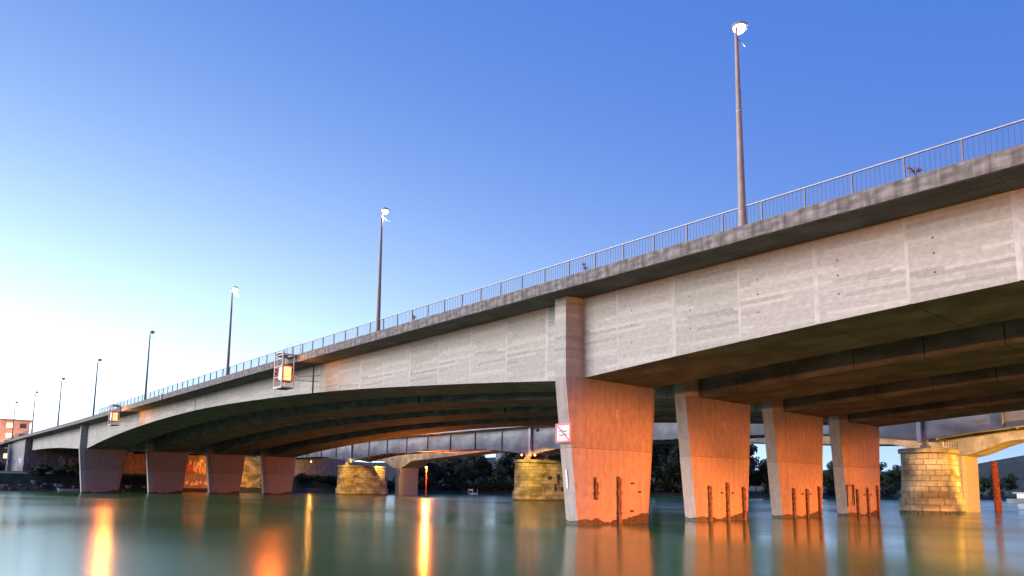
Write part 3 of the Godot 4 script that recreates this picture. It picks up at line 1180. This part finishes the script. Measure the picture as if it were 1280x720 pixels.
func make_far_bank() -> void:
	var w := thing("quay_wall", "lit concrete river wall with red and white graffiti under the bridge", "wall")
	var st := ST()
	box(st, Vector3(-199.0, 2.4, -44.5), Vector3(4.0, 6.0, 20.0))
	obj("lower_wall", st, M.wall_conc, w)
	st = ST()
	box(st, Vector3(-207.0, 8.4, -44.5), Vector3(4.0, 6.2, 20.0))
	obj("upper_wall", st, M.wall_conc, w)
	var reds := [Color(0.55, 0.06, 0.04), Color(0.6, 0.3, 0.05), Color(0.7, 0.65, 0.6), Color(0.5, 0.1, 0.2), Color(0.75, 0.7, 0.65)]
	graffiti(w, Vector3(-204.98, 5.8, -54), Vector3(0, 0, 1), 19, 4.2, 21, reds)
	graffiti(w, Vector3(-196.98, 2.0, -54), Vector3(0, 0, 1), 19, 1.6, 22, [Color(0.7, 0.66, 0.6), Color(0.3, 0.2, 0.18)])
	var lamp := func(at: Vector3, col: Color, e: float, label: String) -> void:
		var t := thing("wall_lamp", label, "lamp", at)
		var s := ST()
		bar(s, Vector3(-0.5, 0.1, 0), Vector3(0.3, 0.25, 0), 0.06)
		obj("bracket", s, M.rust, t)
		s = ST()
		ellipsoid(s, Vector3(0.3, 0, 0), Vector3(0.2, 0.2, 0.2), 10, 6)
		obj("bulb", s, M.sodium, t)
		omni(t, Vector3(0.3, 0, 0), col, e, 0.15)
	flood(Vector3(-155.75, 6.2, -33.5), Vector3(-204, 5.5, -45), Color(1, 0.5, 0.18), 1500.0, 20.0, "added unseen floodlight on the third far column aimed at the graffiti wall")  # added lamp, hidden behind the column, to light the wall
	flood(Vector3(-284.0, 17.4, -3.0), Vector3(-298, 25, -3), Color(1, 0.62, 0.25), 330.0, 55.0, "added floodlight on the approach brightening the building behind the far end")  # added lamp to warm the building's front and roof edge
	# masonry wing
	var m := thing("stone_wall", "tall yellow stone wall between the last two far columns", "wall")
	st = ST()
	box(st, Vector3(-202, 5.0, -58.5), Vector3(8, 13.0, 8.0))
	obj("core", st, M.mortar, m)
	rng.seed = 71
	var blocks := []
	for k in 4:
		blocks.append(ST())
	for r in 13:
		var z := -62.6 + (0.0 if r % 2 else 0.6)
		while z < -54.6:
			var l := rng.randf_range(0.9, 1.7)
			var ze := minf(z + l, -54.4)
			if ze - z > 0.25:
				box(blocks[rng.randi() % 4], Vector3(-197.98 + rng.randf() * 0.06, 0.45 + 0.85 * r, (z + ze) / 2), Vector3(0.3, 0.81, ze - z - 0.04))
			z = ze
	for k in 4:
		var o := obj("stone_course", blocks[k], M["stone%d" % k], m)
		o.set_meta("kind", "stuff")
	flood(Vector3(-156.2, 6.2, -48.0), Vector3(-199, 5.5, -58.5), Color(1, 0.76, 0.32), 1500.0, 20.0, "added unseen floodlight on the last far column aimed at the tall stone wall")  # lamp added out of sight to turn the stone yellow
	lamp.call(Vector3(-206.0, 10.9, -84.0), Color(1, 0.7, 0.3), 30.0, "small yellow lamp on the rail bridge abutment")
	var a := thing("abutment_paint", "blue and white graffiti on the wall at the bridge's far end", "graffiti")
	graffiti(a, Vector3(-262, 7.3, 0.505), Vector3(1, 0, 0), 34, 2.6, 25, [Color(0.06, 0.06, 0.2), Color(0.3, 0.3, 0.4), Color(0.6, 0.6, 0.65), Color(0.12, 0.05, 0.15)])
	graffiti(a, Vector3(-226.49, 6.5, -26), Vector3(0, 0, 1), 18, 4.0, 26, [Color(0.5, 0.4, 0.35), Color(0.4, 0.1, 0.08), Color(0.7, 0.6, 0.5)])
	# riprap stones along the water under the end span
	rng.seed = 61
	var shapes := []
	for k in 3:
		var s := ST()
		var rings := []
		for y in [-0.35, 0.0, 0.3]:
			var ring := []
			for i in 6:
				var t := TAU * i / 6.0
				var rr := (0.62 if y < 0.2 else 0.35) * rng.randf_range(0.75, 1.2)
				ring.append(Vector3(cos(t) * rr, y + rng.randf_range(-0.06, 0.06), sin(t) * rr))
			rings.append(ring)
		loft(s, rings)
		shapes.append(s.commit())
	for k in 70:
		var x := rng.randf_range(-203, -193.2)
		var o := obj("bank_stone", shapes[k % 3], M.stone_dark if k % 3 else M.wall_conc)
		o.position = Vector3(x, clampf((-194 - x) * 0.38, 0.0, 5) + 0.15, rng.randf_range(-32, 14))
		o.rotation.y = rng.randf() * TAU
		o.scale = Vector3.ONE * rng.randf_range(0.6, 1.7)
		tag(o, "grey block of stone on the bank under the far end span", "stone", "stones on the far bank")
	# moored punt
	var bt := thing("moored_punt", "pale flat rowing boat moored at the far bank beside the bridge column", "boat", Vector3(-189, 0, -5.5))
	st = ST()
	var rings2 := []
	for q in [[-2.6, 0.45, 0.75], [-2.0, 0.15, 1.1], [0, 0.0, 1.25], [2.0, 0.15, 1.1], [2.6, 0.45, 0.75]]:
		rings2.append([Vector3(-q[2] * 0.7, q[1] - 0.2, q[0]), Vector3(q[2] * 0.7, q[1] - 0.2, q[0]), Vector3(q[2], 0.62, q[0]), Vector3(-q[2], 0.62, q[0])])
	loft(st, rings2)
	obj("hull", st, M.white_paint, bt)
	for z in [-1.0, 1.0]:
		st = ST()
		box(st, Vector3(0, 0.66, z), Vector3(2.0, 0.06, 0.35))
		obj("bench", st, M.timber, bt)
	# houses
	make_house(Vector3(-214, 3.5, -186), Vector3(17, 15.5, 11), -0.85, 5, 6, "white apartment block above the dark trees beyond the rail bridge", M.plaster, 0.15)
	make_house(Vector3(-306, 6, 2.5), Vector3(26, 19.5, 14), 1.55, 5, 6, "building with a wide lit roof edge rising behind the bridge's far end", M.plaster, 0.5)
	make_house(Vector3(-262, 5.5, 11.5), Vector3(10, 10.5, 8), 1.5, 3, 3, "pale house beside the far abutment wall", M.plaster, 0.3)
	# moored boat at the right
	var ship := thing("passenger_boat", "low white passenger boat with lit windows moored beyond the orange pole", "boat", Vector3(-31, 0, -260))
	st = ST()
	rings2 = []
	for q in [[-13.0, 1.6], [-11.0, 2.2], [11.0, 2.2], [14.5, 0.3]]:
		rings2.append([Vector3(q[0], -0.4, -q[1] * 0.8), Vector3(q[0], -0.4, q[1] * 0.8), Vector3(q[0], 1.5, q[1]), Vector3(q[0], 1.5, -q[1])])
	loft(st, rings2)
	obj("hull", st, M.housing, ship)
	st = ST()
	box(st, Vector3(0, 2.4, 0), Vector3(20, 1.9, 3.8))
	obj("cabin", st, M.steel, ship)
	st = ST()
	box(st, Vector3(-0.5, 3.45, 0), Vector3(21, 0.22, 4.2))
	obj("roof", st, M.white_paint, ship)
	for k in 9:
		st = ST()
		box(st, Vector3(-8.8 + 2.2 * k, 2.5, 1.92), Vector3(1.7, 1.0, 0.06))
		obj("window", st, M.pane_lit, ship)

func make_house(at: Vector3, size: Vector3, turn: float, storeys: int, bays: int, label: String, mat: Material, lit: float) -> void:
	var h := thing("apartment_building", label, "building", at)
	h.rotation.y = turn
	var st := ST()
	box(st, Vector3(0, size.y / 2 - 1.0, 0), size + Vector3(0, 2, 0))
	obj("wall", st, mat, h)
	st = ST()
	box(st, Vector3(0, size.y + 0.35, 0), Vector3(size.x + 1.6, 0.7, size.z + 1.6))
	obj("roof", st, M.roof if lit < 0.4 else M.rail_conc, h)
	rng.seed = int(at.x) + 999
	var fh := size.y / storeys
	var bw := size.x / bays
	var pane := ST()
	box(pane, Vector3.ZERO, Vector3(bw * 0.5, fh * 0.45, 0.1))
	var pm := pane.commit()
	var sill := ST()
	box(sill, Vector3(0, -fh * 0.26, 0.1), Vector3(bw * 0.6, 0.12, 0.3))
	var sm := sill.commit()
	for f in storeys:
		for b in bays:
			for side in [1, -1]:
				var w := obj("window", pm, M.pane_lit if rng.randf() < lit else M.pane, h)
				w.position = Vector3((b + 0.5) * bw - size.x / 2, (f + 0.55) * fh, side * (size.z / 2 + 0.02))
				w.rotation.y = 0.0 if side > 0 else PI
				obj("sill", sm, M.white_paint, w)

# ------------------------------------------------------------------ lamps and poles in and by the river
func make_river_marks() -> void:
	var t := thing("beacon_pole", "glowing orange beacon lamp on a slim pole standing in the river", "beacon", Vector3(-111.5, 0, -67.5))
	var st := ST()
	tube(st, [Vector3(0, -2, 0), Vector3(0, 7.0, 0)], [0.2, 0.16], 10)
	obj("pole", st, M.red_pile, t)  # red-orange paint stands in for the lamp's light on the pole
	st = ST()
	tube(st, [Vector3(0, 6.9, 0), Vector3(0.7, 7.3, 0.5)], [0.06, 0.05], 6)
	obj("arm", st, M.rust, t)
	st = ST()
	ellipsoid(st, Vector3(0.75, 7.2, 0.6), Vector3(0.24, 0.24, 0.24))
	obj("lamp_bulb", st, M.sodium, t)
	omni(t, Vector3(0.75, 7.2, 0.6), Color(1, 0.5, 0.18), 480.0, 0.22)
	var p := thing("mooring_pole", "thick rust red pole standing in the river beside the concrete rail pier", "pole", Vector3(-4.3, 0, -107))
	st = ST()
	tube(st, [Vector3(0.15, -2, 0), Vector3(-0.05, 8.0, 0)], [0.55, 0.5], 12)
	obj("pile", st, M.red_pile, p)
	st = ST()
	tube(st, [Vector3(-0.05, 8.0, 0), Vector3(-0.05, 8.12, 0)], [0.56, 0.5], 12)
	obj("cap", st, M.rust, p)
	# small white landing raft off the bank trees
	var raft := thing("landing_raft", "small white landing raft with rails in front of the bank trees", "raft", Vector3(-186, 0, -142))
	st = ST()
	box(st, Vector3(0, 0.3, 0), Vector3(3.0, 0.7, 2.6))
	obj("float", st, M.white_paint, raft)
	for q in [[-1.35, -1.15], [-1.35, 1.15], [1.35, -1.15], [1.35, 1.15]]:
		st = ST()
		bar(st, Vector3(q[0], 0.6, q[1]), Vector3(q[0], 2.1, q[1]), 0.12)
		obj("post", st, M.white_paint, raft)
	st = ST()
	box(st, Vector3(0, 1.7, 1.2), Vector3(2.9, 0.7, 0.06))
	obj("rail_board", st, M.white_paint, raft)
	# red channel lights near the middle stone pier
	for q in [[Vector3(-72.5, 8.3, -66.6), "red navigation light on top of the middle stone pier"], [Vector3(-74.6, 8.3, -64.9), "second red navigation light on the middle stone pier's nose"]]:
		var r := thing("navigation_light", q[1], "light", q[0])
		st = ST()
		tube(st, [Vector3(0, -0.05, 0), Vector3(0, 0.75, 0)], [0.05, 0.05], 6)
		obj("stem", st, M.rust, r)
		st = ST()
		ellipsoid(st, Vector3(0, 0.9, 0), Vector3(0.2, 0.2, 0.2), 10, 6)
		obj("lamp_bulb", st, M.red_lamp, r)
		omni(r, Vector3(0, 0.9, 0), Color(1, 0.25, 0.15), 1.5)

func flood(at: Vector3, to: Vector3, color: Color, energy: float, angle: float, label: String) -> void:
	var t := thing("floodlight", label, "floodlight", at)
	var d := (to - at).normalized()
	var st := ST()
	box(st, -d * 0.2, Vector3(0.5, 0.4, 0.35), Basis.looking_at(d))
	obj("housing", st, M.housing, t)
	st = ST()
	box(st, d * 0.0, Vector3(0.4, 0.3, 0.03), Basis.looking_at(d))
	obj("lamp_glass", st, M.flood_glass, t)
	st = ST()
	bar(st, -d * 0.2, -d * 0.2 + Vector3(0, 0.9, 0), 0.06)
	obj("bracket", st, M.rust, t)
	spot(t, d * 0.06, to - at, color, energy, angle)

func make_lamps() -> void:
	# hooded sodium lamps on posts along the path on the near bank, under and beside the road bridge, right of the picture; they colour the columns
	for q in [[Vector3(66, 1.9, -4), 7000.0, "under the first girder of the road bridge"], [Vector3(66, 1.9, -20), 3300.0, "under the second girder of the road bridge"], [Vector3(66, 1.9, -35), 3700.0, "under the third girder of the road bridge"],
			[Vector3(66, 1.9, -50), 3700.0, "under the last girder of the road bridge"], [Vector3(66, 1.9, 44), 1700.0, "in the open beside the bridge"]]:
		var t := thing("bank_lamp", "orange hooded lamp on the near bank path " + q[2], "street lamp", q[0], "lamps on the near bank path")
		var st := ST()
		tube(st, [Vector3(0, -0.5, 0), Vector3(0, 8.9, 0)], [0.1, 0.06], 8)
		obj("pole", st, M.galv, t)
		var aim := Vector3(-1.0, -0.45, 0.0).normalized() if q[0].z < 0.0 else Vector3(-0.75, 0.1, -0.65).normalized()
		st = ST()
		box(st, Vector3(-0.2, 9.1, 0) - aim * 0.2, Vector3(0.6, 0.4, 0.4), Basis.looking_at(aim))
		obj("lamp_hood", st, M.housing, t)
		st = ST()
		box(st, Vector3(-0.2, 9.1, 0) + aim * 0.02, Vector3(0.5, 0.3, 0.03), Basis.looking_at(aim))
		obj("lamp_glass", st, M.sodium, t)
		spot(t, Vector3(-0.2, 9.1, 0) + aim * 0.1, Vector3(-0.2, 9.1, 0) + aim * 3.0, Color(1, 0.505, 0.18) if q[0].z < 0.0 else Color(1, 0.6, 0.25), q[1], 24.0 if q[0].z < 0.0 else 40.0)
	var yellow := Color(1.0, 0.76, 0.3)
	flood(Vector3(-62, 13.0, -57.3), Vector3(-73.5, 1, -69), yellow, 620.0, 27.0, "added unseen floodlight under the road bridge aimed at the middle stone pier")  # added behind the last girder to turn this pier yellow
	flood(Vector3(-138, 12.6, -57.3), Vector3(-149, 3, -67), yellow, 520.0, 24.0, "added unseen floodlight under the road bridge aimed at the far stone pier")  # likewise added out of sight for the far pier's yellow
	flood(Vector3(12, 12.4, -57.3), Vector3(0, 2.5, -67), Color(1, 0.72, 0.4), 620.0, 19.0, "added unseen floodlight under the road bridge aimed at the near stone pier")  # likewise added out of sight to warm the near pier
	flood(Vector3(42, 3.2, -60), Vector3(3, 10, -86), Color(1, 0.7, 0.24), 7500.0, 24.0, "floodlight on the near bank aimed at the concrete rail bridge")
	flood(Vector3(-146.0, 8.75, -74.2), Vector3(-149, 10, -86), Color(1, 0.78, 0.36), 110.0, 62.0, "added unseen floodlight aimed at the far haunch of the concrete rail bridge")  # lamp added behind the pier's cap to brighten the haunch

# ------------------------------------------------------------------
func _ready() -> void:
	# camera
	var cam := Camera3D.new()
	cam.name = "camera"
	var yaw := 0.8754
	var pitch := 0.1345
	var roll := 0.0146
	cam.transform = Transform3D(Basis(Vector3.UP, yaw) * Basis(Vector3.RIGHT, pitch) * Basis(Vector3.BACK, roll), Vector3(36.023, 2.383, 36.704))
	cam.projection = Camera3D.PROJECTION_FRUSTUM
	cam.near = 0.1
	cam.far = 9000.0
	var f := 921.16
	cam.size = 720.0 / f * cam.near
	cam.frustum_offset = Vector2((640.0 - 609.318) / f, (485.849 - 360.0) / f) * cam.near
	add_child(cam)
	cam.current = true
	# sky and air
	var env := Environment.new()
	env.background_mode = Environment.BG_SKY
	var sky := Sky.new()
	var pan := PanoramaSkyMaterial.new()
	pan.panorama = make_sky()
	sky.sky_material = pan
	env.sky = sky
	env.tonemap_mode = Environment.TONE_MAPPER_LINEAR
	env.tonemap_exposure = 1.3
	env.sdfgi_enabled = true
	env.ssao_enabled = true
	env.ssil_enabled = true
	var we := WorldEnvironment.new()
	we.name = "world"
	we.environment = env
	add_child(we)
	# the last light, low from where the sun went down, left behind the viewer
	var sun := DirectionalLight3D.new()
	sun.name = "sun"
	sun.light_color = Color(1.0, 0.97, 0.96)
	sun.light_energy = 1.35
	sun.light_angular_distance = 35.0
	sun.shadow_enabled = true
	add_child(sun)
	var saz := deg_to_rad(-52.0)
	var sel := deg_to_rad(14.0)
	var from := Vector3(-cos(saz) * cos(sel), sin(sel), -sin(saz) * cos(sel))
	sun.basis = Basis.looking_at(-from)

	make_materials()
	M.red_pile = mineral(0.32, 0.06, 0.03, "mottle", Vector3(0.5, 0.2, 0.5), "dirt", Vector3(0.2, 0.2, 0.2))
	M.red_lamp = glow(1.0, 0.1, 0.05, 14.0)
	M.flood_glass = glow(1.0, 0.75, 0.4, 6.0)
	M.weed = plain(0.3, 0.09, 0.05, 0.7)
	make_land()
	make_water()
	make_road_bridge()
	make_rail_bridge()
	make_far_bank()
	make_plants()
	make_railing()
	make_weeds()
	make_bridge_lamps()
	make_cage(-39.8, "red and white signal cage with a lit orange lamp hung beside the expansion joint", 30.0)
	make_cage(-112.5, "glowing orange signal cage hung near the far river columns", 70.0)
	make_sign()
	make_river_marks()
	make_lamps()
